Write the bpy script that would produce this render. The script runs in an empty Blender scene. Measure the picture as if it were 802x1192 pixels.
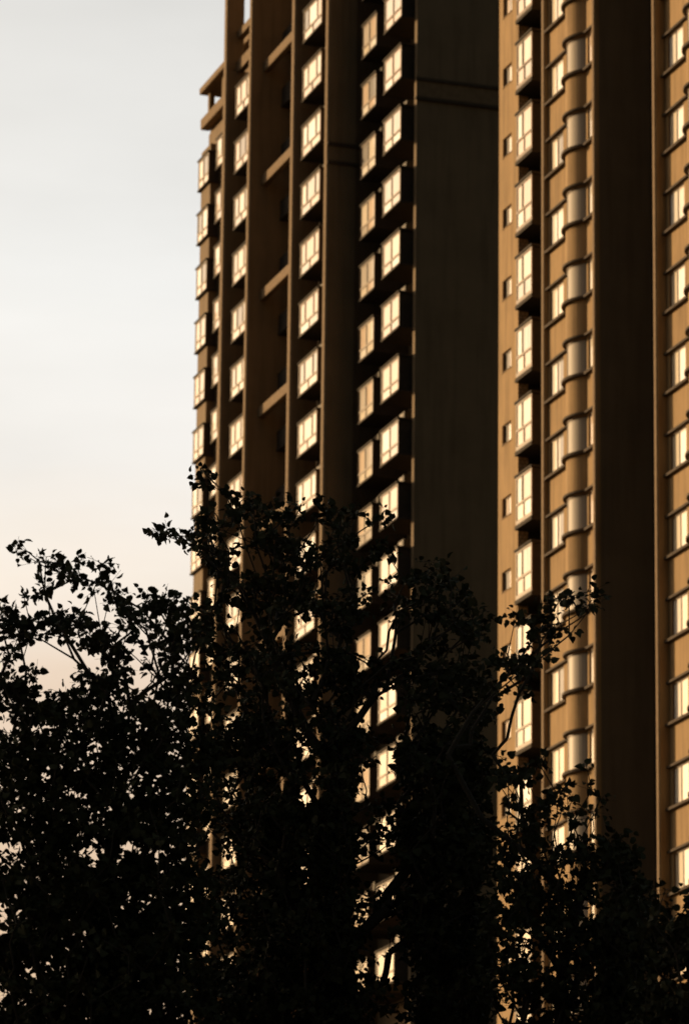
import bpy, math, random
import numpy as np
from math import sin, cos, radians as R, sqrt, pi, atan2

sc = bpy.context.scene
col = sc.collection
random.seed(7)
rng = np.random.default_rng(11)

# ------------------------------------------------------------------ camera
PITCH, ROLL, CZ = R(15.0), R(0.64), 1.6
F = 5480.0                                   # focal length in photo pixels (802 x 1192)
cam_d = bpy.data.cameras.new('camera'); cam = bpy.data.objects.new('camera', cam_d); col.objects.link(cam)
cam.location = (0, 0, CZ)
cam.rotation_mode = 'XYZ'
from mathutils import Matrix, Vector
M = Matrix.Rotation(pi/2 + PITCH, 4, 'X') @ Matrix.Rotation(ROLL, 4, 'Z')
cam.matrix_world = Matrix.Translation((0, 0, CZ)) @ M
cam_d.sensor_fit = 'VERTICAL'; cam_d.sensor_height = 36.0
cam_d.lens = 36.0 * F / 1192.0
cam_d.clip_start = 0.5; cam_d.clip_end = 8000
cam_d.dof.use_dof = True; cam_d.dof.focus_distance = 60.0; cam_d.dof.aperture_fstop = 3.2
cam_d.dof.aperture_blades = 7
sc.camera = cam

def at(x, y, D):
    """world point seen at photo pixel (x, y) at ground distance D along the heading"""
    u = (x-401)/F; v = (596-y)/F
    c, s = cos(ROLL), sin(ROLL)
    u2 = u*c - v*s; v2 = u*s + v*c
    ry = cos(PITCH) - v2*sin(PITCH); rz = sin(PITCH) + v2*cos(PITCH)
    k = D/ry
    return np.array((u2*k, D, CZ + rz*k))

# ------------------------------------------------------------------ tags
def tag(o, label=None, cat=None, group=None, kind=None):
    if label: o['label'] = label
    if cat: o['category'] = cat
    if group: o['group'] = group
    if kind: o['kind'] = kind
    return o

# ------------------------------------------------------------------ materials
def new_mat(name):
    m = bpy.data.materials.new(name); m.use_nodes = True
    nt = m.node_tree
    return m, nt, nt.nodes['Principled BSDF']

def N(nt, t, **kw):
    n = nt.nodes.new(t)
    for k, v in kw.items():
        if k.startswith('i_'): n.inputs[k[2:].replace('_', ' ')].default_value = v
        else: setattr(n, k, v)
    return n

def wall_mat(name, c1, c2, streak=0.25, rough=0.8, tile=False):
    m, nt, b = new_mat(name); L = nt.links.new
    tc = N(nt, 'ShaderNodeTexCoord')
    n1 = N(nt, 'ShaderNodeTexNoise'); n1.inputs['Scale'].default_value = 0.55; n1.inputs['Detail'].default_value = 8; n1.inputs['Roughness'].default_value = .65
    L(tc.outputs['Object'], n1.inputs['Vector'])
    mp = N(nt, 'ShaderNodeMapping'); mp.inputs['Scale'].default_value = (3.2, 3.2, 0.22)
    L(tc.outputs['Object'], mp.inputs['Vector'])
    n2 = N(nt, 'ShaderNodeTexNoise'); n2.inputs['Scale'].default_value = 1.0; n2.inputs['Detail'].default_value = 5
    L(mp.outputs[0], n2.inputs['Vector'])
    mx = N(nt, 'ShaderNodeMix'); mx.data_type = 'RGBA'
    mx.inputs[6].default_value = (*c1, 1); mx.inputs[7].default_value = (*c2, 1)
    cr = N(nt, 'ShaderNodeValToRGB'); cr.color_ramp.elements[0].position = .35; cr.color_ramp.elements[1].position = .68
    L(n1.outputs[0], cr.inputs[0]); L(cr.outputs[0], mx.inputs[0])
    cr2 = N(nt, 'ShaderNodeValToRGB'); cr2.color_ramp.elements[0].position = .45; cr2.color_ramp.elements[1].position = .75
    cr2.color_ramp.elements[0].color = (1, 1, 1, 1); k = 1-streak; cr2.color_ramp.elements[1].color = (k, k, k, 1)
    L(n2.outputs[0], cr2.inputs[0])
    mu = N(nt, 'ShaderNodeMix'); mu.data_type = 'RGBA'; mu.blend_type = 'MULTIPLY'; mu.inputs[0].default_value = 1
    L(mx.outputs[2], mu.inputs[6]); L(cr2.outputs[0], mu.inputs[7])
    out = mu.outputs[2]
    n3 = N(nt, 'ShaderNodeTexNoise'); n3.inputs['Scale'].default_value = 14; n3.inputs['Detail'].default_value = 3
    L(tc.outputs['Object'], n3.inputs['Vector'])
    h = n3.outputs[0]
    if tile:
        sx = N(nt, 'ShaderNodeSeparateXYZ'); L(tc.outputs['Object'], sx.inputs[0])
        ad = N(nt, 'ShaderNodeMath'); ad.operation = 'ADD'; L(sx.outputs[0], ad.inputs[0]); L(sx.outputs[1], ad.inputs[1])
        cb = N(nt, 'ShaderNodeCombineXYZ'); L(ad.outputs[0], cb.inputs[0]); L(sx.outputs[2], cb.inputs[1])
        br = N(nt, 'ShaderNodeTexBrick'); br.inputs['Scale'].default_value = 1.0
        br.inputs['Brick Width'].default_value = .19; br.inputs['Row Height'].default_value = .16
        br.inputs['Mortar Size'].default_value = .018
        br.inputs['Color1'].default_value = (1, 1, 1, 1); br.inputs['Color2'].default_value = (.78, .74, .7, 1); br.inputs['Mortar'].default_value = (.35, .33, .3, 1)
        L(cb.outputs[0], br.inputs['Vector'])
        m2 = N(nt, 'ShaderNodeMix'); m2.data_type = 'RGBA'; m2.blend_type = 'MULTIPLY'; m2.inputs[0].default_value = 1
        L(out, m2.inputs[6]); L(br.outputs[0], m2.inputs[7]); out = m2.outputs[2]
    L(out, b.inputs['Base Color'])
    bp = N(nt, 'ShaderNodeBump'); bp.inputs['Strength'].default_value = .25; bp.inputs['Distance'].default_value = .02
    L(h, bp.inputs['Height']); L(bp.outputs[0], b.inputs['Normal'])
    b.inputs['Roughness'].default_value = rough
    b.inputs['Specular IOR Level'].default_value = .08
    return m

def glass_mat(name, c, rough=.09, fold=.2, ior=1.6):
    """window glass with a drawn curtain right behind it"""
    m, nt, b = new_mat(name); L = nt.links.new
    tc = N(nt, 'ShaderNodeTexCoord')
    oi = N(nt, 'ShaderNodeObjectInfo')
    mp = N(nt, 'ShaderNodeMapping'); mp.inputs['Scale'].default_value = (9, 9, .35)
    L(tc.outputs['Object'], mp.inputs['Vector'])
    n = N(nt, 'ShaderNodeTexNoise'); n.inputs['Scale'].default_value = 1; n.inputs['Detail'].default_value = 3
    L(mp.outputs[0], n.inputs['Vector'])
    cr = N(nt, 'ShaderNodeValToRGB'); cr.color_ramp.elements[0].position = .35; cr.color_ramp.elements[1].position = .65
    k = 1-fold
    cr.color_ramp.elements[0].color = (c[0]*k, c[1]*k*.97, c[2]*k*.92, 1); cr.color_ramp.elements[1].color = (*c, 1)
    L(n.outputs[0], cr.inputs[0]); L(cr.outputs[0], b.inputs['Base Color'])
    n2 = N(nt, 'ShaderNodeTexNoise'); n2.inputs['Scale'].default_value = .9; L(tc.outputs['Object'], n2.inputs['Vector'])
    bp = N(nt, 'ShaderNodeBump'); bp.inputs['Strength'].default_value = .05; bp.inputs['Distance'].default_value = .05
    L(n2.outputs[0], bp.inputs['Height']); L(bp.outputs[0], b.inputs['Coat Normal'])
    b.inputs['Roughness'].default_value = .7
    b.inputs['Coat Weight'].default_value = 1; b.inputs['Coat Roughness'].default_value = rough; b.inputs['Coat IOR'].default_value = ior
    return m

def plain(name, c, rough=.6, metal=0, spec=.08):
    m, nt, b = new_mat(name)
    tc = N(nt, 'ShaderNodeTexCoord'); n = N(nt, 'ShaderNodeTexNoise'); n.inputs['Scale'].default_value = 4; n.inputs['Detail'].default_value = 5
    nt.links.new(tc.outputs['Object'], n.inputs['Vector'])
    cr = N(nt, 'ShaderNodeValToRGB'); cr.color_ramp.elements[0].position = .3; cr.color_ramp.elements[1].position = .7
    cr.color_ramp.elements[0].color = (c[0]*.75, c[1]*.75, c[2]*.75, 1); cr.color_ramp.elements[1].color = (*c, 1)
    nt.links.new(n.outputs[0], cr.inputs[0]); nt.links.new(cr.outputs[0], b.inputs['Base Color'])
    b.inputs['Roughness'].default_value = rough; b.inputs['Metallic'].default_value = metal
    b.inputs['Specular IOR Level'].default_value = spec
    return m

MAT = dict(
    wallA=wall_mat('brown_render', (.225, .163, .100), (.27, .195, .12), .22),
    wallB=wall_mat('ochre_render', (.35, .232, .115), (.43, .285, .142), .38),
    brick=wall_mat('tile_pier', (.62, .46, .30), (.70, .54, .37), .2, tile=True),
    trim=plain('painted_trim', (.26, .18, .105), .8),
    side=wall_mat('shaded_side_render', (.17, .135, .095), (.20, .158, .11), .2),  # darker copy of the ochre render, shade put into its colour
    dark=plain('shade_render', (.03, .03, .028), .85),  # painted shade for recesses and hidden returns, keeps bounced light down
    mullion=plain('mullion_dark', (.05, .035, .022), .5),
    ledge=plain('ledge_concrete', (.10, .076, .055), .8),
    slab=plain('slab_concrete', (.075, .062, .05), .85),
    frame=plain('frame_bronze', (.20, .13, .08), .45),
    acbox=plain('ac_enamel', (.12, .10, .075), .6),
    roof=plain('roof_felt', (.12, .11, .10), .9),
)
GL = [glass_mat('glass_cream', (.80, .68, .50), fold=.3), glass_mat('glass_white', (.9, .85, .76)),
      glass_mat('glass_warm', (.66, .46, .28), fold=.3), glass_mat('glass_sheer', (.55, .46, .36), fold=.45)]
GLdark = glass_mat('glass_dark', (.10, .075, .05), fold=.4, ior=1.25)
GLgrey = glass_mat('glass_blind', (.36, .31, .25), fold=.05, rough=.3, ior=1.3)
GLgrey.node_tree.nodes['Principled BSDF'].inputs['Coat Weight'].default_value = .1

# ------------------------------------------------------------------ mesh builder (tower-local: x = b, y = a, z)
class MB:
    def __init__(s): s.v = []; s.f = []; s.mi = []
    def quad(s, p, m=0):
        i = len(s.v); s.v += [tuple(q) for q in p]; s.f.append(tuple(range(i, i+len(p)))); s.mi.append(m)
    def box(s, x0, x1, y0, y1, z0, z1, m=0):
        i = len(s.v)
        s.v += [(x0,y0,z0),(x1,y0,z0),(x1,y1,z0),(x0,y1,z0),(x0,y0,z1),(x1,y0,z1),(x1,y1,z1),(x0,y1,z1)]
        for f in ((0,3,2,1),(4,5,6,7),(0,1,5,4),(1,2,6,5),(2,3,7,6),(3,0,4,7)):
            s.f.append(tuple(i+k for k in f)); s.mi.append(m)
    def wall(s, p, q, z0, z1, holes=(), depth=.12, m=0):
        """vertical wall from p to q (x, y), outside on the LEFT of p->q; holes = (s0, s1, za, zb) along it"""
        d = np.array((q[0]-p[0], q[1]-p[1]), float); Ln = np.linalg.norm(d); d /= Ln
        n = np.array((-d[1], d[0]))                       # outward
        P = lambda t, z, e=0: (p[0]+d[0]*t-n[0]*e, p[1]+d[1]*t-n[1]*e, z)
        zs = sorted({z0, z1, *[h[2] for h in holes], *[h[3] for h in holes]})
        zs = [z for z in zs if z0 <= z <= z1]
        for za, zb in zip(zs[:-1], zs[1:]):
            hs = sorted([h for h in holes if h[2] <= za+1e-6 and h[3] >= zb-1e-6])
            t = 0
            for h in hs:
                if h[0] > t+1e-6: s.quad((P(t,za),P(h[0],za),P(h[0],zb),P(t,zb)), m)
                t = h[1]
            if t < Ln-1e-6: s.quad((P(t,za),P(Ln,za),P(Ln,zb),P(t,zb)), m)
        for a, b, za, zb in holes:
            s.quad((P(a,za),P(a,zb),P(a,zb,depth),P(a,za,depth)), m); s.quad((P(b,za),P(b,za,depth),P(b,zb,depth),P(b,zb)), m)
            s.quad((P(a,za),P(a,za,depth),P(b,za,depth),P(b,za)), m); s.quad((P(a,zb),P(b,zb),P(b,zb,depth),P(a,zb,depth)), m)
            s.quad((P(a,za,depth),P(a,zb,depth),P(b,zb,depth),P(b,za,depth)), m)
    def cap(s, poly, z, m=0): s.quad([(x, y, z) for x, y in poly], m)
    def build(s, name, mats, parent=None, bevel=0, smooth=False):
        me = bpy.data.meshes.new(name); me.from_pydata(s.v, [], s.f)
        mats = mats if isinstance(mats, (list, tuple)) else [mats]
        for m in mats: me.materials.append(m)
        for p, k in zip(me.polygons, s.mi): p.material_index = k
        if smooth:
            for p in me.polygons: p.use_smooth = True
        me.update()
        o = bpy.data.objects.new(name, me); col.objects.link(o)
        if parent: o.parent = parent
        if bevel:
            b = o.modifiers.new('bevel', 'BEVEL'); b.width = bevel; b.segments = 1; b.limit_method = 'ANGLE'
        return o

TH = R(18)
def tower(name, a0, b0):
    e = bpy.data.objects.new(name, None); col.objects.link(e)
    e.location = (-a0*sin(TH)+b0*cos(TH), a0*cos(TH)+b0*sin(TH), 0)
    e.rotation_euler = (0, 0, TH)
    return e

# a bay: glazed box standing proud of a recessed wall (front at x=bf, back at x=bb, along y from y0 (near) to y1 (far))
def make_bay(parent, bf, bb, y0, y1, z, hs, hl, hm, ht, cuts, lower, mats_idx):
    """hs slab thickness, hl lower panel bottom, hm rail height, ht glass top (all above z)"""
    s = MB()
    s.box(bf-.05, bb, y0-.05, y1+.05, z, z+hs, 0)                      # floor slab
    s.box(bf-.07, bb, y0-.07, y1+.07, z+ht+.05, z+ht+.14, 0)           # roof slab
    s.box(bf+.06, bb, y0+.03, y1-.03, z+hs, z+ht+.05, 1)               # box body behind the glazing
    bay = s.build('bay_window', [MAT['slab'], MAT['slab']], parent)
    w = y1-y0; t = .085
    f = MB(); fx0, fx1 = bf-.02, bf+.06
    f.box(fx0, fx1, y0, y1, z+hs, z+hl, 0); f.box(fx0, fx1, y0, y1, z+ht-.03, z+ht+.05, 0)
    f.box(fx0, fx1, y0, y1, z+hm-.045, z+hm+.045, 0)
    ys = [y0+t/2+.01] + [y0+w*c for c in cuts] + [y1-t/2-.01]
    for n_, yy in enumerate(ys): f.box(fx0+.002, fx1-.002, yy-t/2, yy+t/2, z+hm+.045, z+ht-.03, 1 if 0 < n_ < len(ys)-1 else 0)
    yl = [y0+t/2+.01] + [y0+w*c for c in lower] + [y1-t/2-.01]
    for yy in yl: f.box(fx0+.002, fx1-.002, yy-t/2*.8, yy+t/2*.8, z+hl, z+hm-.045, 0)
    f.build('frame', [MAT['frame'], MAT['mullion']], bay)
    g = MB(); gx = bf+.015
    for k, (p, q) in enumerate(zip(ys[:-1], ys[1:])):
        tw = random.uniform(-.004, .004)
        g.quad([(gx+tw,q,z+hm),(gx-tw,p,z+hm),(gx-tw,p,z+ht),(gx+tw,q,z+ht)], mats_idx[k])
    for k, (p, q) in enumerate(zip(yl[:-1], yl[1:])):
        tw = random.uniform(-.004, .004)
        g.quad([(gx+tw,q,z+hl),(gx-tw,p,z+hl),(gx-tw,p,z+hm),(gx+tw,q,z+hm)], mats_idx[len(ys)-1+k])
    g.build('pane', GL+[GLdark], bay)
    return bay

def ac(parent, x0, y, z):
    s = MB(); s.box(x0, x0+.3, y, y+.75, z, z+.5, 0); s.box(x0-.02, x0-.001, y+.02, y+.73, z+.02, z+.48, 0)
    s.box(x0-.02, x0+.5, y+.05, y+.1, z-.05, z-.002, 1); s.box(x0-.02, x0+.5, y+.65, y+.7, z-.05, z-.002, 1)
    for k in range(10):                                                  # round fan grille
        a0, a1 = k*pi/5, (k+1)*pi/5; c = (y+.4, z+.25)
        s.quad([(x0-.03, c[0]+.19*cos(a0), c[1]+.19*sin(a0)), (x0-.03, c[0]+.19*cos(a1), c[1]+.19*sin(a1)), (x0-.03, c[0]+.05*cos(a1), c[1]+.05*sin(a1)), (x0-.03, c[0]+.05*cos(a0), c[1]+.05*sin(a0))], 1)
    return s.build('air_conditioner', [MAT['acbox'], MAT['frame']], parent)

def pick(pd=.05, w=(5, 3, 5, 4)):
    return 4 if random.random() < pd else random.choices(range(4), w)[0]

# ================================================================== LEFT (far) TOWER
A0, B0 = 192.0, 65.0
tA = tower('apartment_tower', A0, B0)
tag(tA, 'brown high-rise farther back on the left, with stepped roof frame and tall thin fins', 'apartment tower')
def la(a): return a-A0
def lb(b): return b-B0
W = MB()
def fin(b0, b1, a0, a1, z0, z1): W.box(lb(b0), lb(b1), la(a0), la(a1), z0, z1, 0)
TOPL, TOP = 86.1, 99.0
# main bodies (walls), lower stepped part at the far end and the high part
W.box(lb(66.4), lb(84), la(219.2), la(228.5), 0, TOPL)
W.box(lb(65.75), lb(84.1), la(214.45), la(219.19), 0, 85.95)
W.box(lb(66.9), lb(84), la(206.6), la(214.0), 0, TOP-3)           # behind the slot
W.box(lb(65.72), lb(84), la(201.2), la(206.59), 0, TOP)
W.box(lb(67.2), lb(84), la(193.42), la(201.19), 0, TOP-.01)
W.box(lb(66.0), lb(84.2), la(193.1), la(193.41), 0, TOP+.2)      # the wide blank wall facing the camera
walls = W.build('wall', MAT['wallA'], tA)
W = MB()
for b1, a0, a1, zt in ((66.38, 218.55, 219.15, TOPL), (66.88, 213.9, 214.42, 90.8), (65.7, 206.62, 207.2, 93.5), (67.18, 201.2, 201.75, 95)):
    bo = 64.42 if zt == TOPL else 64.35
    W = MB(); fin(bo, b1, a0, a1, 0, zt)
    if zt == TOPL: fin(bo, 65.3, a0, a1, TOPL+.001, 91.6)
    W.build('fin', MAT['wallA'], tA, bevel=.03)
    W = MB(); W.box(lb(bo-.04), lb(bo-.001), la(a0+.08), la(a1-.10), 0, (91.6 if zt == TOPL else zt)-.02, 0); W.build('fin_edge', MAT['trim'], tA)
# string course round the blank walls
s = MB()
for z in (75.92, 76.86): s.box(lb(65.92), lb(84.3), la(192.95), la(193.095), z, z+.14)
s.box(lb(65.96), lb(84.3), la(193.04), la(193.094), 76.061, 76.859, 1)
for z in (75.30, 76.22): s.box(lb(64.30), lb(66.4), la(201.1), la(201.195), z, z+.14)
s.build('string_course', [MAT['ledge'], MAT['trim']], tA)
s = MB(); s.box(lb(65.92), lb(66.399), la(226.45), la(228.15), 0, 84.9); s.build('spandrel', MAT['wallA'], tA)
# stepped roof frame at the far end
s = MB(); s.box(lb(65.75), lb(70.5), la(219.16), la(228.25), 88.2, 88.56); s.build('roof_slab', MAT['trim'], tA, bevel=.03)
s = MB(); s.box(lb(65.95), lb(66.45), la(219.16), la(228.6), 86.35, 86.95); s.box(lb(66.46), lb(70), la(219.5), la(228.5), 86.12, 86.5); s.build('parapet', MAT['trim'], tA, bevel=.03)
for a in (221.6, 225.0, 228.0):
    for b in (66.1, 69.6):
        if a == 228.0: a = 227.6
        s = MB(); s.box(lb(b), lb(b+.28), la(a-.16), la(a+.16), 86.5 if b > 67 else 86.951, 88.199); s.build('roof_post', MAT['trim'], tA)
for z0, z1 in ((87.85, 88.25), (86.0, 86.6)):
    s = MB(); s.box(lb(64.95), lb(65.28), la(214.43), la(218.54), z0, z1); s.build('roof_beam', MAT['trim'], tA)
# beams bridging the deep slot every second floor
for k in range(8):
    z = 84.4-6.05*k
    s = MB(); s.box(lb(64.95), lb(65.25), la(207.21), la(213.89), z, z+.52)
    s.build('slot_beam', MAT['trim'], tA, bevel=.02)
for k in range(18):                                                       # dark balcony slabs deep in the slot
    z = 85.6-3*k
    s = MB(); s.box(lb(65.9), lb(66.89), la(207.25), la(213.85), z, z+.14); s.box(lb(65.92), lb(65.97), la(207.3), la(213.8), z+.141, z+1.0); s.build('balcony', MAT['slab'], tA)
# window columns: (front b, back b, a near, a far, z of top row, rows, cuts, lower)
cols = [(65.8, 66.4, 226.35, 228.25, 83.1-.35, 15, (.52,), (.5,)),
        (66.05, 66.4, 222.4, 225.75, 83.2, 15, (.4, .72), (.6,)),
        (64.62, 65.75, 214.9, 217.5, 83.1, 16, (.30, .70), (.5,)),
        (64.56, 65.72, 203.05, 205.95, 86.05, 17, (.26, .72), (.5,)),
        (65.50, 67.2, 197.5, 199.65, 83.1, 17, (.5,), (.5,)),
        (65.42, 67.2, 193.6, 196.05, 83.1, 17, (.5,), (.5,))]
for ci, (bf, bb, y0, y1, zt, rows, cuts, lower) in enumerate(cols):
    for r in range(rows):
        z = zt-3*r-.04
        base = pick(.0)
        idx = [base if random.random() < .5 else pick(.10) for _ in range(len(cuts)+1)] + [pick(0) for _ in range(len(lower)+1)]
        make_bay(tA, lb(bf), lb(bb)-.001, la(y0), la(y1), z, .09, .13, .57, 1.62, cuts, lower, idx)
        if ci in (2, 3, 4, 5) and r > 0 and (r*7+ci*3) % 5 < 4:
            ac(tA, lb(bf)+.6, la(y0)+(1.2 if ci < 4 else .9), z+1.62+.24)

# ================================================================== RIGHT (near) TOWER
A1, B1 = 143.2, 60.0
tB = tower('apartment_tower', A1, B1+.07)
tag(tB, 'ochre high-rise nearer on the right, with curved bay windows and wavy ledges', 'apartment tower')
def ma(a): return a-A1
def mb(b): return b-B1
TOPB = 92.0
W = MB()
rows_small = [67.40-3*k for k in range(-1, 14)]
# far-left plain wall with small windows : p->q must keep outside (−b side) on the left, so run from near to far
W.wall((mb(61.2), ma(166.7)), (mb(61.2), ma(168.95)), 0, TOPB,
       [(.80, 1.80, z, z+.80) for z in rows_small], depth=.16)
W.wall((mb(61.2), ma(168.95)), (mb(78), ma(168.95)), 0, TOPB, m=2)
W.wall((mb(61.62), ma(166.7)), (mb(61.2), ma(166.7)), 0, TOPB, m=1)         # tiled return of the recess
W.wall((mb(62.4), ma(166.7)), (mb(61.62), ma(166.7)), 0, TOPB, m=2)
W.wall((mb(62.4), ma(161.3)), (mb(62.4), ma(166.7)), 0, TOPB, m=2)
W.wall((mb(60.34), ma(161.3)), (mb(62.4), ma(161.3)), 0, TOPB)
def module(a_far, a_near, x0):
    """one facade module between its two pilasters at plane b = x0; returns window rows"""
    base = ma(a_far)
    y = lambda d: ma(a_far)-d                       # d metres nearer than the far end
    return y
Z0 = 63.93                                          # underside of a sill ledge
ROWS = [Z0+3*k for k in range(2, -13, -1)]
PB = 60.32
mods = [(161.1, 155.9), (149.0, 143.8)]
def arc_pts(yc, half=.90, h=.41, n=14, off=0):
    # circular bulge towards -x
    Rr = (half*half+h*h)/(2*h); th = math.asin(half/Rr)
    return [(mb(PB)+(Rr-h)-(Rr+off)*cos(t), yc+(Rr+off)*sin(t)) for t in [(-th+2*th*i/n) for i in range(n+1)]]
for a1, a0 in mods:
    Y1, Y0 = ma(a1), ma(a0)
    yb1, yb0 = Y1-2.40, Y1-4.20                      # bulge ends
    yc = (yb1+yb0)/2
    # windows: far one d .28..1.26 ; near one d 4.5...5.0
    W.wall((mb(PB), yb1), (mb(PB), Y1), 0, TOPB, [(Y1-1.75-yb1, Y1-.30-yb1, z+.12, z+1.50) for z in ROWS], depth=.09)
    W.wall((mb(PB), Y0), (mb(PB), yb0), 0, TOPB, [(.10, yb0-Y0-.16, z+.12, z+1.50) for z in ROWS], depth=.14)
    pts = arc_pts(yc); pin = arc_pts(yc, off=-.06)
    zs = []
    top = TOPB
    for z in ROWS:                                   # solid curved spandrels
        zs.append((z+1.5, top)); top = z+.12
    zs.append((0, top))
    for za, zb in zs:
        for p, q in zip(pts[:-1], pts[1:]): W.wall(p, q, za, zb)
        W.cap(pts, za); W.cap(pts, zb)
W.wall((mb(60.18), ma(155.6)), (mb(64.5), ma(155.6)), 0, TOPB) if False else None
def face_cam(b0, b1, a, holes=()):                   # wall facing the camera (normal -a), its shade put into the colour
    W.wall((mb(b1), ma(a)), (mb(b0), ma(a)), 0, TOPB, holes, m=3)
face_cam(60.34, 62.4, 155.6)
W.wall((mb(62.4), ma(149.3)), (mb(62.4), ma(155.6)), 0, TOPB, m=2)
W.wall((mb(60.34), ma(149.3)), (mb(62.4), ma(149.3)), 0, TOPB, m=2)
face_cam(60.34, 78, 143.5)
W.wall((mb(78), ma(168.95)), (mb(78), ma(143.5)), 0, TOPB)
W.cap([(mb(60.4), ma(143.5)), (mb(78), ma(143.5)), (mb(78), ma(168.95)), (mb(61.2), ma(168.95)), (mb(61.2), ma(155.6)), (mb(60.4), ma(155.6))], TOPB-.01)
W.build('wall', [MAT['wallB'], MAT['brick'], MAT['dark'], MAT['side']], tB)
# pilasters / fins
for b0, b1, a0, a1 in ((60.17, 60.36, 160.97, 161.3), (60.17, 60.38, 155.6, 155.9), (59.95, 60.36, 149.0, 149.3), (60.17, 60.36, 143.5, 143.8)):
    s = MB(); s.box(mb(b0), mb(b1), ma(a0), ma(a1), 0, TOPB+.3); s.build('pilaster', MAT['wallB'], tB, bevel=.025)
    s = MB(); s.box(mb(b0)-.03, mb(b0)-.001, ma(a0+.05), ma(a1-.05), 0, TOPB+.2); s.build('fin_edge', MAT['trim'], tB)
# small windows
for z in rows_small:
    f = MB(); x0, x1 = mb(61.2)+.09, mb(61.2)+.13; ya, yb = ma(166.7)+.80, ma(166.7)+1.80
    f.box(x0, x1, ya, yb, z, z+.05); f.box(x0, x1, ya, yb, z+.75, z+.80)
    mid = (ya+yb)/2+random.uniform(-.04, .1)
    for yy in (ya+.025, mid, yb-.025): f.box(x0+.001, x1-.001, yy-.025, yy+.025, z+.05, z+.75)
    w = f.build('small_window', MAT['frame'], tB)
    g = MB(); gx = x0+.02; d = 4 if random.random() < .7 else 2
    g.quad([(gx,mid,z+.05),(gx,ya,z+.05),(gx,ya,z+.75),(gx,mid,z+.75)], random.choice((0, 1)))
    g.quad([(gx+.01,yb,z+.05),(gx+.01,mid,z+.05),(gx+.01,mid,z+.75),(gx+.01,yb,z+.75)], d)
    g.build('pane', GL+[GLdark], w)
    s = MB(); s.box(mb(61.2)-.02, mb(61.2)-.001, ya-.04, yb+.04, z-.05, z-.003); s.build('window_sill', MAT['trim'], tB)
# enclosed balconies in the recess
for k in range(-1, 14):
    z = 66.46-3*k
    idx = [pick(.05), pick(0, (4, 6, 2, 2)), pick(0), pick(0)]
    make_bay(tB, mb(61.10), mb(62.39), ma(164.85), ma(166.62), z, .16, .34, .98, 2.06, (.62,), (.52,), idx)
    s = MB()                                                       # narrow service shelf and pipes behind the bay
    s.box(mb(61.9), mb(62.38), ma(161.6), ma(164.35), z+.02, z+.12); s.build('service_shelf', MAT['slab'], tB)
    ac(tB, mb(61.65), ma(163.3), z+.18) if k % 3 else None
# drain pipe in the recess
s = MB(); s.box(mb(61.9), mb(62.0), ma(163.0), ma(163.1), 0, TOPB); s.build('drain_pipe', MAT['acbox'], tB)
# module windows and ledges
def ribbon(path, off, z0, z1):
    """band of thickness off (outward, -x) following an open path given from near (low y) to far"""
    s = MB(); n = len(path); out = []
    for i, (x, yv) in enumerate(path):
        p, q = path[max(i-1, 0)], path[min(i+1, n-1)]
        d = np.array((q[0]-p[0], q[1]-p[1])); d /= max(np.linalg.norm(d), 1e-6)
        out.append((x-d[1]*off, yv+d[0]*off))
    for i in range(n-1):
        a, b, c, d = path[i], path[i+1], out[i+1], out[i]
        s.quad([(*d, z0), (*c, z0), (*c, z1), (*d, z1)]); s.quad([(*a, z1), (*d, z1), (*c, z1), (*b, z1)][::1])
        s.quad([(*a, z0), (*b, z0), (*c, z0), (*d, z0)])
    s.quad([(*path[0], z0), (*out[0], z0), (*out[0], z1), (*path[0], z1)]); s.quad([(*path[-1], z0), (*path[-1], z1), (*out[-1], z1), (*out[-1], z0)])
    return s
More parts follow.
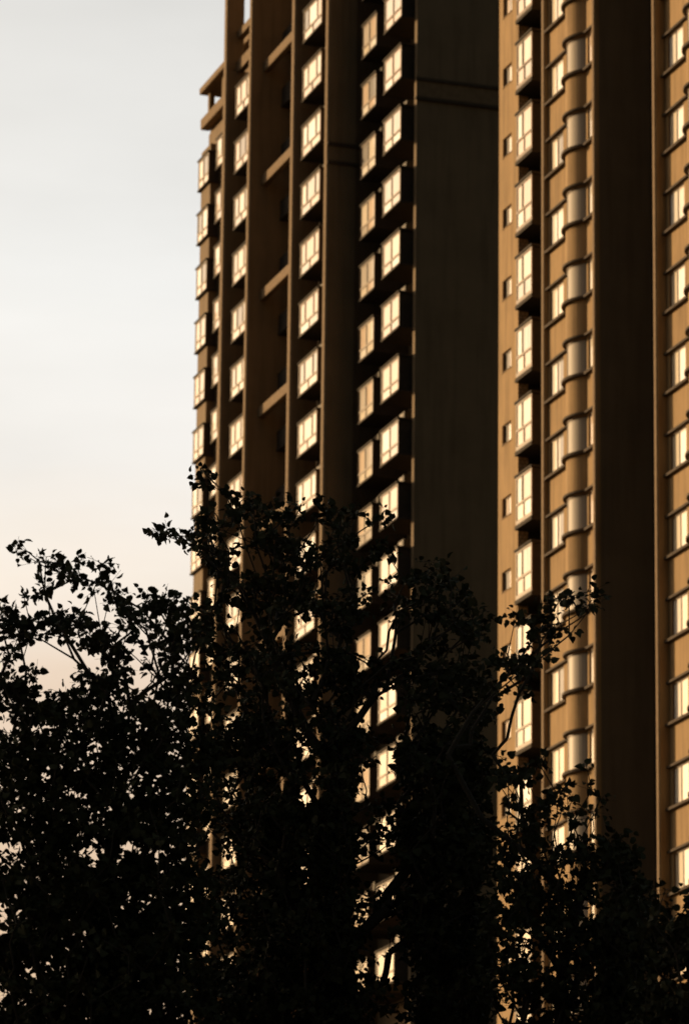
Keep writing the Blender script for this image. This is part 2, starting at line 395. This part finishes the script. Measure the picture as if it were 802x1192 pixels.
for a1, a0 in mods:
    Y1, Y0 = ma(a1), ma(a0); yb1, yb0 = Y1-2.40, Y1-4.20; yc = (yb1+yb0)/2
    path = [(mb(PB), Y0+.01)] + arc_pts(yc, off=.002) + [(mb(PB), Y1-.01)]
    for z in ROWS:
        ribbon(path, .17, z, z+.10).build('window_ledge', MAT['ledge'], tB)
        ribbon(path, .13, z+1.52, z+1.60).build('window_ledge', MAT['ledge'], tB)
        # far flat window: two lights, near flat window: one light
        for ya, yb, two in ((Y1-1.75, Y1-.30, True), (Y0+.10, yb0-.16, False)):
            f = MB(); x0, x1 = mb(PB)+.03, mb(PB)+.07; za, zb = z+.12, z+1.50
            f.box(x0, x1, ya, yb, za, za+.05); f.box(x0, x1, ya, yb, zb-.05, zb)
            mid = (ya+yb)/2 + random.uniform(-.08, .08)
            for yy in ((ya+.02, mid, yb-.02) if two else (ya+.02, yb-.02)): f.box(x0+.001, x1-.001, yy-.016, yy+.016, za+.05, zb-.05)
            w = f.build('window', MAT['frame'], tB)
            g = MB(); gx = x0+.025
            r = random.random()
            if two:
                c1, c2 = (random.choice((0, 1)), random.choice((0, 1))) if (r < .4 or a1 < 150) else (4, random.choice((0, 1)))
                if c1 == 4: mid = ya+(yb-ya)*.38
                g.quad([(gx,mid,za),(gx,ya,za),(gx,ya,zb),(gx,mid,zb)], c1); g.quad([(gx+.01,yb,za),(gx+.01,mid,za),(gx+.01,mid,zb),(gx+.01,yb,zb)], c2)
            else: g.quad([(gx,yb,za),(gx,ya,za),(gx,ya,zb),(gx,yb,zb)], random.choice((0, 1, 2, 3)))
            g.build('pane', GL+[GLdark], w)
        # curved window
        pin = arc_pts(yc, off=-.07); pf = arc_pts(yc, off=-.035)
        f = MB()
        for i in (0, 9, 14):
            x, yv = pf[i]; f.box(x+.01, x+.06, yv-.018, yv+.018, z+.12, z+1.5)
        for i in range(len(pf)-1):
            (x, yv), (x2, y2) = pf[i], pf[i+1]
            for za, zb in ((z+.12, z+.18), (z+1.43, z+1.5)): f.quad([(x2, y2, za), (x, yv, za), (x, yv, zb), (x2, y2, zb)])
        w = f.build('curved_window', MAT['frame'], tB)
        g = MB()
        for i in range(len(pin)-1):
            (x, yv), (x2, y2) = pin[i], pin[i+1]
            g.quad([(x2, y2, z+.12), (x, yv, z+.12), (x, yv, z+1.5), (x2, y2, z+1.5)])
        g.build('pane', GLgrey , w, smooth=True)

# ================================================================== ground
s = MB(); s.quad([(-3000, -800, 0), (3000, -800, 0), (3000, 5000, 0), (-3000, 5000, 0)])
g = s.build('ground', plain('ground_soil', (.05, .048, .035), .95)); tag(g, kind='structure')

# ================================================================== trees
def leaf_material():
    m, nt, b = new_mat('leaf'); L = nt.links.new
    tc = N(nt, 'ShaderNodeTexCoord'); n = N(nt, 'ShaderNodeTexNoise'); n.inputs['Scale'].default_value = 2.2; n.inputs['Detail'].default_value = 4
    L(tc.outputs['Object'], n.inputs['Vector'])
    cr = N(nt, 'ShaderNodeValToRGB'); cr.color_ramp.elements[0].position = .35; cr.color_ramp.elements[1].position = .65
    cr.color_ramp.elements[0].color = (.030, .032, .014, 1); cr.color_ramp.elements[1].color = (.055, .052, .022, 1)
    L(n.outputs[0], cr.inputs[0]); L(cr.outputs[0], b.inputs['Base Color'])
    b.inputs['Roughness'].default_value = .75; b.inputs['Specular IOR Level'].default_value = .15
    return m
LEAF = leaf_material(); BARK = plain('bark', (.06, .048, .035), .95, spec=.2)

LEAF_V = np.array([(0,0,0),(-.34,.04,.03),(-.50,.32,.06),(-.34,.66,.03),(0,1.0,-.12),(.34,.66,.03),(.50,.32,.06),(.34,.04,.03),(0,.4,-.03)], float)
LEAF_F = [(0,8,2,1),(8,4,3,2),(8,6,5,4),(0,7,6,8)]
def build_tree(name, root, clumps, seed, boughs=(), leaf=.080, per=15, spread=.16):
    r = np.random.default_rng(seed)
    clumps = np.array(clumps); root = np.array(root, float)
    fork = np.array((root[0], root[1], max(2.2, clumps[:, 2].min()-1.6)))
    nodes = [root, root*.5+fork*.5+np.array((.05, .03, 0)), fork]; par = [-1, 0, 1]
    # central leader
    topc = clumps[clumps[:, 2] > np.percentile(clumps[:, 2], 70)].mean(0)
    for k in range(1, 9):
        t = k/9
        p = fork*(1-t)+np.array((topc[0]*.6+root[0]*.4, topc[1], topc[2]))*t + np.array((.10*sin(k*1.7), .1*cos(k*2.1), 0))
        nodes.append(p); par.append(len(nodes)-2)
    for bo in boughs:
        q = bo[0]; nd = np.array(nodes[2:]); j = 2+int(np.argmin(np.linalg.norm(nd-q, axis=1)+np.maximum(nd[:, 2]-q[2]+.2, 0)))
        p0 = nodes[j]
        for t in (.33, .66): nodes.append(p0*(1-t)+q*t+r.normal(0, .04, 3)); par.append(j); j = len(nodes)-1
        for q in bo:
            nodes.append(np.array(q)+r.normal(0, .012, 3)); par.append(j); j = len(nodes)-1
    d = np.linalg.norm(clumps-fork, axis=1); order = np.argsort(d)
    NP = np.zeros((len(clumps)*3+120, 3)); n = len(nodes); NP[:n] = nodes; cost = np.zeros(len(NP))
    for i in range(1, n): cost[i] = cost[par[i]]+np.linalg.norm(NP[i]-NP[par[i]])
    for ci in order:
        c = clumps[ci]
        dd = np.linalg.norm(NP[2:n]-c, axis=1)
        up = NP[2:n, 2]-c[2]                                       # prefer to grow upward from lower nodes
        j = 2+int(np.argmin(dd*1.0 + .30*cost[2:n] + np.maximum(up+.1, 0)*1.2))
        p0 = NP[j]; dist = np.linalg.norm(c-p0)
        if dist > .5:                                              # bowed intermediate points
            for t in (.35, .7):
                NP[n] = p0*(1-t)+c*t + r.normal(0, .045*dist, 3)*np.array((1, 1, .6)) + np.array((0, 0, -.08*dist*sin(pi*t)))
                par.append(j); cost[n] = cost[j]+np.linalg.norm(NP[n]-NP[j]); j = n; n += 1
        NP[n] = c; par.append(j); cost[n] = cost[j]+np.linalg.norm(c-NP[j]); n += 1
    cnt = np.zeros(n); 
    for i in range(n-1, 0, -1):
        cnt[i] += 1; cnt[par[i]] += cnt[i]
    rad = np.clip(.0042*cnt**.5, .004, .17)
    V = []; Fc = []
    def tube(p, q, r0, r1, k):
        ax = q-p; L = np.linalg.norm(ax)
        if L < 1e-5: return
        ax = ax/L; u = np.cross(ax, (0.3, .9, .1)); u /= np.linalg.norm(u); w = np.cross(ax, u); b = len(V)
        for rr, c in ((r0, p), (r1, q)):
            for i in range(k):
                t = 2*pi*i/k; V.append(c+rr*(u*cos(t)+w*sin(t)))
        for i in range(k): Fc.append((b+i, b+(i+1) % k, b+k+(i+1) % k, b+k+i))
    for i in range(1, n):
        big = rad[i] > .03
        tube(NP[par[i]], NP[i], min(rad[par[i]], rad[i]*1.5), rad[i], 9 if big else 5)
    rt = bpy.data.objects.new(name, None); col.objects.link(rt); rt.location = tuple(root)
    me = bpy.data.meshes.new('trunk'); me.from_pydata([tuple(v-root) for v in V], [], Fc); me.materials.append(BARK)
    for p in me.polygons: p.use_smooth = True
    o = bpy.data.objects.new('trunk', me); col.objects.link(o); o.parent = rt
    # leaves on short twigs
    lv = []; V = []; Fc = []
    T = []; 
    for c in clumps:
        nt_ = r.integers(3, 6)
        for t in range(nt_):
            dr = r.normal(0, 1, 3); dr[2] = abs(dr[2])*.7-.1; dr /= np.linalg.norm(dr)
            L = r.uniform(.6, 1.3)*spread
            tip = c+dr*L+np.array((0, 0, -.03)); tube(c, tip, .003, .0016, 3)
            m_ = max(2, int(per/nt_+r.integers(-1, 2)))
            for k in range(m_):
                s_ = (k+.6)/m_
                base = c*(1-s_)+tip*s_
                T.append((base, dr))
    nl = len(T); base = np.array([t[0] for t in T]); dr = np.array([t[1] for t in T])
    out = dr*.5+r.normal(0, .75, (nl, 3)); out[:, 2] -= .25
    out /= np.linalg.norm(out, axis=1)[:, None]
    nv = r.normal(0, 1, (nl, 3)); nv[:, 2] += .6; nv -= (nv*out).sum(1)[:, None]*out; nv /= np.linalg.norm(nv, axis=1)[:, None]
    sd = np.cross(out, nv); size = leaf*r.uniform(.45, 1.2, nl); pet = base+out*(.03*r.uniform(.5, 1.4, nl))[:, None]
    wv = r.uniform(.75, 1.1, nl)
    P = pet[:, None, :] + size[:, None, None]*(LEAF_V[None, :, 0:1]*wv[:, None, None]*sd[:, None, :] + LEAF_V[None, :, 1:2]*out[:, None, :] + LEAF_V[None, :, 2:3]*nv[:, None, :]*2.0)
    P = P.reshape(-1, 3)
    tw = np.array(V) if V else np.zeros((0, 3))
    allv = np.concatenate([P, tw])-root
    nlf = len(LEAF_F); lf = (np.array(LEAF_F)[None]+9*np.arange(nl)[:, None, None]).reshape(-1, 4)
    tf = np.array(Fc)+len(P)
    faces = np.concatenate([lf, tf]); nf = len(faces)
    me = bpy.data.meshes.new('crown'); me.vertices.add(len(allv)); me.vertices.foreach_set('co', allv.ravel())
    me.loops.add(nf*4); me.loops.foreach_set('vertex_index', faces.ravel().astype(np.int32))
    me.polygons.add(nf); me.polygons.foreach_set('loop_start', (np.arange(nf)*4).astype(np.int32)); me.polygons.foreach_set('loop_total', np.full(nf, 4, np.int32))
    me.materials.append(LEAF); me.materials.append(BARK)
    mi = np.zeros(nf, np.int32); mi[len(lf):] = 1; me.polygons.foreach_set('material_index', mi)
    me.update(calc_edges=True); me.validate()
    o = bpy.data.objects.new('crown', me); col.objects.link(o); o.parent = rt
    return rt

def fill(ells, D, depth, r):
    """ells: (x, y, rx, ry, count) in photo pixels -> clump centres spread through depth"""
    out = []
    for x, y, rx, ry, n in ells:
        if (408 < x < 466 or 340 < x < 360 or 255 < x < 275) and y > 640: n = int(n*(.72 if 408 < x < 466 else .9)*(1+max(0, y-950)/500))
        elif 572 < x < 692 and y < 960: n = int(n*.85)
        elif (572 < x < 692 or 756 < x < 800) and y < 1200: n = int(n*.95)
        elif x < 235 and y < 1120: n = int(n*(.88 if y < 790 else 1.05+min(1.1, (y-790)/190)))
        else: n = int(n*(1.0 if y < 780 else 1.0+min(1.5, (y-780)/130)))
        for _ in range(n):
            while True:
                u, v = r.uniform(-1, 1, 2)
                if u*u+v*v <= 1: break
            out.append(at(x+u*rx, y+v*ry, D+r.normal(0, depth)))
    return out

# --- tree at the left edge
r1 = np.random.default_rng(3)
E1 = [(30,648,12,8,3),(55,655,12,10,4),(75,672,18,13,6),(48,688,14,8,4),(30,692,10,5,2),(84,655,8,6,2),(118,660,9,7,3),(104,684,12,7,3),(128,676,8,8,2),
      (8,716,16,14,7),(22,738,18,14,8),(10,757,12,8,3),(50,728,18,10,6),(78,732,24,16,11),(98,720,12,12,4),(112,742,18,16,8),(140,700,14,14,6),(150,728,14,16,6),
      (182,700,18,14,9),(208,708,18,16,10),(196,735,26,20,14),(222,745,18,26,10),(130,765,20,24,12),(118,800,24,22,14),(190,775,18,16,6),(205,790,20,20,8),
      (12,812,24,22,14),(42,826,22,22,12),(75,830,24,20,12),(35,790,10,6,2),(110,835,26,24,16),(150,830,26,28,16),(190,840,24,30,16),(226,820,18,40,14),
      (30,880,45,34,34),(95,880,40,32,26),(150,885,36,30,24),(200,890,34,32,24),(235,900,14,50,12),(-30,850,30,80,24),
      (40,950,55,38,44),(120,950,50,40,40),(190,960,42,40,34),(60,1030,60,40,58),(150,1040,60,42,56),(-40,1000,40,80,40),(215,1050,36,60,34),
      (60,1110,75,50,90),(170,1120,65,50,74),(80,1200,90,60,110),(200,1210,60,60,60),(60,1320,150,80,120),(-100,1100,60,150,70),(40,1440,120,60,60)]
cl = fill(E1, 45, .55, r1)
t = build_tree('broadleaf_tree', at(150, 1192, 45.4)*np.array((1, 1, 0)), cl, 21, [[at(x, y, 45+k*.3) for x, y in b] for k, b in enumerate(([(190,860),(150,820),(110,790),(85,768),(50,745),(12,737)], [(215,770),(165,710),(130,688),(95,672),(60,662),(36,650)], [(215,840),(185,790),(160,765),(138,748)]))])
tag(t, 'dark broadleaf tree against the pale sky at the left edge, twigs spreading leftward', 'tree', 'trees in front of the towers')
# --- middle tree
r2 = np.random.default_rng(5)
E2 = [(234,548,7,5,2),(240,566,8,8,2),(190,622,9,7,3),(208,620,12,8,4),(228,628,14,10,6),(250,622,14,16,7),(244,598,8,8,2),(272,580,10,9,3),(278,602,12,12,4),(256,650,16,12,6),
      (300,590,20,18,6),(335,600,22,18,8),(372,598,10,12,3),(400,610,20,20,8),(440,606,8,6,2),(430,650,14,18,4),(455,640,12,10,2),(320,640,30,24,18),(360,650,14,18,7),(390,650,20,20,12),
      (270,680,26,22,14),(310,700,30,30,26),(355,705,18,28,14),(395,710,22,36,22),(430,705,12,16,3),(465,700,18,26,8),(500,690,30,40,26),(540,720,26,30,20),
      (246,720,12,26,6),(262,770,16,30,9),(300,780,34,40,40),(350,790,22,44,24),(395,800,22,44,30),(428,790,14,30,7),(456,780,14,30,8),(500,790,32,50,40),(545,810,24,50,30),
      (250,850,20,40,12),(300,870,34,46,50),(350,880,24,46,32),(395,890,20,50,30),(426,880,14,34,7),(454,860,12,14,3),(500,890,34,50,46),(545,900,24,50,30),
      (262,950,28,46,24),(320,970,40,50,60),(385,980,30,50,44),(428,970,16,36,10),(456,960,14,34,8),(505,980,36,50,52),(550,990,20,46,30),
      (270,1050,40,50,44),(340,1070,45,50,70),(395,1080,20,50,30),(426,1070,12,30,6),(456,1070,13,40,9),(505,1080,36,50,56),(550,1090,22,50,30),
      (300,1160,70,50,90),(390,1170,30,50,40),(440,1160,24,45,14),(520,1170,44,50,60),(380,1280,150,70,150),(380,1400,120,60,70)]
cl = fill(E2, 48, .6, r2)
t = build_tree('broadleaf_tree', at(365, 1192, 48.2)*np.array((1, 1, 0)), cl, 22, [[at(x, y, 48+k*.4) for x, y in b] for k, b in enumerate(([(320,770),(285,690),(250,648),(222,628),(192,621)], [(310,700),(285,640),(272,600),(262,575),(238,552)], [(400,760),(410,690),(400,640),(385,600)], [(480,800),(490,740),(500,690)]))])
tag(t, 'tallest broadleaf tree, in the middle, dark crown reaching up before the left tower', 'tree', 'trees in front of the towers')
# --- right tree
r3 = np.random.default_rng(8)
E3 = [(592,768,10,10,4),(600,784,12,10,6),(612,775,12,12,6),(580,806,7,6,2),(605,806,7,6,2),(612,722,16,6,5),(630,728,10,10,4),(645,703,12,8,4),(660,698,8,6,2),(652,716,9,7,2),(634,750,8,8,3),(660,742,7,6,2),(683,700,7,14,4),(690,712,8,8,2),(622,760,8,14,4),
      (580,880,8,12,2),(582,905,14,14,6),(600,912,14,18,7),(625,900,8,12,3),(606,945,22,16,9),(640,935,18,12,7),(655,922,10,8,3),(688,896,7,10,2),(690,935,8,16,4),(665,945,12,12,4),
      (590,985,16,12,7),(615,975,14,12,6),(645,1000,18,22,9),(600,1020,26,22,15),(675,985,18,26,10),(640,1040,36,24,26),(690,1020,20,30,14),(722,1000,18,30,10),(735,1060,22,40,24),
      (600,1070,36,34,34),(660,1085,40,34,40),(720,1110,36,40,44),(600,1140,40,36,38),(670,1160,46,36,50),(730,1180,40,40,46),(650,1250,110,60,110),(660,1360,90,60,60)]
cl = fill(E3, 46, .5, r3)
t = build_tree('broadleaf_tree', at(655, 1192, 46.3)*np.array((1, 1, 0)), cl, 23, [[at(x, y, 46+k*.2) for x, y in b] for k, b in enumerate(([(520,880),(548,830),(573,802),(600,778),(630,752),(655,733),(676,722),(690,714)], [(548,850),(575,812),(604,796)], [(640,1010),(648,960),(650,925)], [(590,1000),(592,950),(598,912)]))])
tag(t, 'thin-branched broadleaf tree before the ochre tower, one leafy bough raised across its windows', 'tree', 'trees in front of the towers')
# --- tree at the right edge, lower
r4 = np.random.default_rng(9)
E4 = [(768,1040,8,10,2),(788,1028,6,8,1),(765,1072,16,22,8),(800,1092,22,14,9),(775,1110,24,30,26),(805,1110,16,22,10),(840,1080,40,60,50),(770,1170,34,30,36),(812,1180,24,28,16),(850,1200,50,60,60),(800,1280,90,60,90),(900,1150,60,100,70),(820,1390,90,60,60)]
cl = fill(E4, 43, .5, r4)
t = build_tree('broadleaf_tree', at(830, 1192, 43.2)*np.array((1, 1, 0)), cl, 24)
tag(t, 'lowest dark broadleaf tree, at the right edge below the nearer tower', 'tree', 'trees in front of the towers')

# --- unseen six-storey block, added left of the trees to shade them
bk = bpy.data.objects.new('shade_block', None); col.objects.link(bk)
bk.location = (-30.0, 68.0, 0); bk.rotation_euler = (0, 0, R(40))
tag(bk, 'added unseen grey block that shades the trees from the sunset side', 'shade blocker')
s = MB()
hl = [(1.5+4*i, 3.3+4*i, 1.2+3.4*k, 2.8+3.4*k) for i in range(7) for k in range(7)]
for p, q in (((-6, -14.5), (-6, 14.5)), ((-6, 14.5), (6, 14.5)), ((6, 14.5), (6, -14.5)), ((6, -14.5), (-6, -14.5))):
    Ln = abs(q[0]-p[0])+abs(q[1]-p[1]); s.wall(p, q, 0, 25, [h for h in hl if h[1] < Ln-.8], depth=.2)
s.cap([(-6, -14.5), (6, -14.5), (6, 14.5), (-6, 14.5)], 24.6); s.build('wall', plain('grey_render', (.22, .20, .18), .85), bk)
s = MB(); s.box(-6.2, 6.2, -14.7, 14.7, 25.001, 25.4); s.build('roof', MAT['roof'], bk)
for i in range(7):
    for k in range(7):
        for sgn in (-1, 1):
            yv = sgn*(-14.5+1.5+4*i)
            g = MB(); x = sgn*5.84
            y0_, y1_ = (yv, yv+1.8) if sgn < 0 else (yv-1.8, yv)
            g.box(min(x, x+sgn*.03), max(x, x+sgn*.03), y0_, y1_, 1.2+3.4*k, 2.8+3.4*k); o_ = g.build('window', GLdark, bk)
# ================================================================== light
SUN_AZ = R(-51.5)          # to the left of the view, beyond the towers
SUN_EL = R(11.0)
sd = bpy.data.lights.new('sun', 'SUN'); sd.energy = 5.0; sd.angle = R(.5); sd.color = (1.0, .67, .34)
so = bpy.data.objects.new('sun', sd); col.objects.link(so)
dirv = Vector((sin(SUN_AZ)*cos(SUN_EL), cos(SUN_AZ)*cos(SUN_EL), sin(SUN_EL)))
so.rotation_euler = dirv.to_track_quat('Z', 'Y').to_euler(); so.location = dirv*300

w = bpy.data.worlds.new('World'); sc.world = w; w.use_nodes = True; nt = w.node_tree; L = nt.links.new
bg = nt.nodes['Background']; sky = N(nt, 'ShaderNodeTexSky'); sky.sky_type = 'NISHITA'; sky.sun_disc = False
sky.sun_elevation = SUN_EL; sky.sun_rotation = SUN_AZ; sky.dust_density = 4.0; sky.air_density = 1.0; sky.ozone_density = 1.0
SKY_S = .05; VEIL = 1.0; NTINT = (.95, .85, .68)
bg.inputs['Strength'].default_value = SKY_S
# thin evening cloud veil: a colour that depends on elevation, brightest on the sunset side of the sky
tc = N(nt, 'ShaderNodeTexCoord'); nrm = N(nt, 'ShaderNodeVectorMath', operation='NORMALIZE'); L(tc.outputs['Generated'], nrm.inputs[0])
sp = N(nt, 'ShaderNodeSeparateXYZ'); L(nrm.outputs[0], sp.inputs[0])
cmp_ = N(nt, 'ShaderNodeMapping'); cmp_.inputs['Scale'].default_value = (2.2, 2.2, 9)
L(nrm.outputs[0], cmp_.inputs[0])
cn = N(nt, 'ShaderNodeTexNoise'); cn.inputs['Scale'].default_value = 2.6; cn.inputs['Detail'].default_value = 6; cn.inputs['Roughness'].default_value = .55
L(cmp_.outputs[0], cn.inputs['Vector'])
nz = N(nt, 'ShaderNodeMath', operation='MULTIPLY_ADD'); L(cn.outputs[0], nz.inputs[0]); nz.inputs[1].default_value = .05; L(sp.outputs[2], nz.inputs[2])
ramp = N(nt, 'ShaderNodeValToRGB'); L(nz.outputs[0], ramp.inputs[0]); cr = ramp.color_ramp
O = .025
stops = [(0.0, (.30,.17,.10)), (.12+O, (.50,.30,.18)), (.19+O, (.60,.41,.28)), (.222+O, (.70,.53,.41)), (.245+O, (.78,.69,.61)), (.27+O, (.775,.745,.72)), (.30+O, (.745,.74,.73)), (.36+O, (.64,.63,.615)), (.50, (.36,.38,.40)), (.85, (.12,.13,.15))]
while len(cr.elements) < len(stops): cr.elements.new(.5)
for e, (p, c) in zip(cr.elements, stops): e.position = p; e.color = (*c, 1)
cx, cy = sin(R(-35)), cos(R(-35))
dt = N(nt, 'ShaderNodeVectorMath', operation='DOT_PRODUCT'); L(nrm.outputs[0], dt.inputs[0]); dt.inputs[1].default_value = (cx, cy, 0)
mr = N(nt, 'ShaderNodeMapRange'); mr.interpolation_type = 'SMOOTHSTEP'; L(dt.outputs['Value'], mr.inputs[0])
mr.inputs[1].default_value = .05; mr.inputs[2].default_value = .75; mr.inputs[3].default_value = .05/SKY_S; mr.inputs[4].default_value = VEIL/SKY_S
gd = N(nt, 'ShaderNodeMapRange'); L(sp.outputs[2], gd.inputs[0]); gd.inputs[1].default_value = -.02; gd.inputs[2].default_value = .0
mg = N(nt, 'ShaderNodeMath', operation='MULTIPLY'); L(mr.outputs[0], mg.inputs[0]); L(gd.outputs[0], mg.inputs[1])
cmp2 = N(nt, 'ShaderNodeMapping'); cmp2.inputs['Scale'].default_value = (6, 6, 22); L(nrm.outputs[0], cmp2.inputs[0])
cn2 = N(nt, 'ShaderNodeTexNoise'); cn2.inputs['Scale'].default_value = 1.6; cn2.inputs['Detail'].default_value = 4; L(cmp2.outputs[0], cn2.inputs['Vector'])
cm2 = N(nt, 'ShaderNodeMapRange'); L(cn2.outputs[0], cm2.inputs[0]); cm2.inputs[1].default_value = .3; cm2.inputs[2].default_value = .7; cm2.inputs[3].default_value = .93; cm2.inputs[4].default_value = 1.05
mg2 = N(nt, 'ShaderNodeMath', operation='MULTIPLY'); L(mg.outputs[0], mg2.inputs[0]); L(cm2.outputs[0], mg2.inputs[1])
vm = N(nt, 'ShaderNodeVectorMath', operation='SCALE'); L(ramp.outputs[0], vm.inputs[0]); L(mg2.outputs[0], vm.inputs['Scale'])
sk = N(nt, 'ShaderNodeVectorMath', operation='MULTIPLY'); L(sky.outputs[0], sk.inputs[0]); sk.inputs[1].default_value = NTINT
gl = N(nt, 'ShaderNodeVectorMath', operation='DOT_PRODUCT'); L(nrm.outputs[0], gl.inputs[0]); gl.inputs[1].default_value = tuple(dirv)
gm = N(nt, 'ShaderNodeMath', operation='MAXIMUM'); L(gl.outputs['Value'], gm.inputs[0]); gm.inputs[1].default_value = 0
gp = N(nt, 'ShaderNodeMath', operation='POWER'); L(gm.outputs[0], gp.inputs[0]); gp.inputs[1].default_value = 14
gg = N(nt, 'ShaderNodeMath', operation='MULTIPLY'); L(gp.outputs[0], gg.inputs[0]); L(gd.outputs[0], gg.inputs[1])
gs = N(nt, 'ShaderNodeVectorMath', operation='SCALE'); gs.inputs[0].default_value = (1.45/SKY_S, .98/SKY_S, .64/SKY_S); L(gg.outputs[0], gs.inputs['Scale'])
a0_ = N(nt, 'ShaderNodeVectorMath', operation='ADD'); L(gs.outputs[0], a0_.inputs[0]); L(vm.outputs[0], a0_.inputs[1]); vm = a0_
ad = N(nt, 'ShaderNodeVectorMath', operation='ADD'); L(sk.outputs[0], ad.inputs[0]); L(vm.outputs[0], ad.inputs[1])
L(ad.outputs[0], bg.inputs['Color'])

sc.view_settings.view_transform = 'Standard'; sc.view_settings.look = 'None'; sc.view_settings.gamma = 1
sc.view_settings.exposure = 0.0
sc.render.engine = 'CYCLES'
sc.render.resolution_x = 688; sc.render.resolution_y = 1024
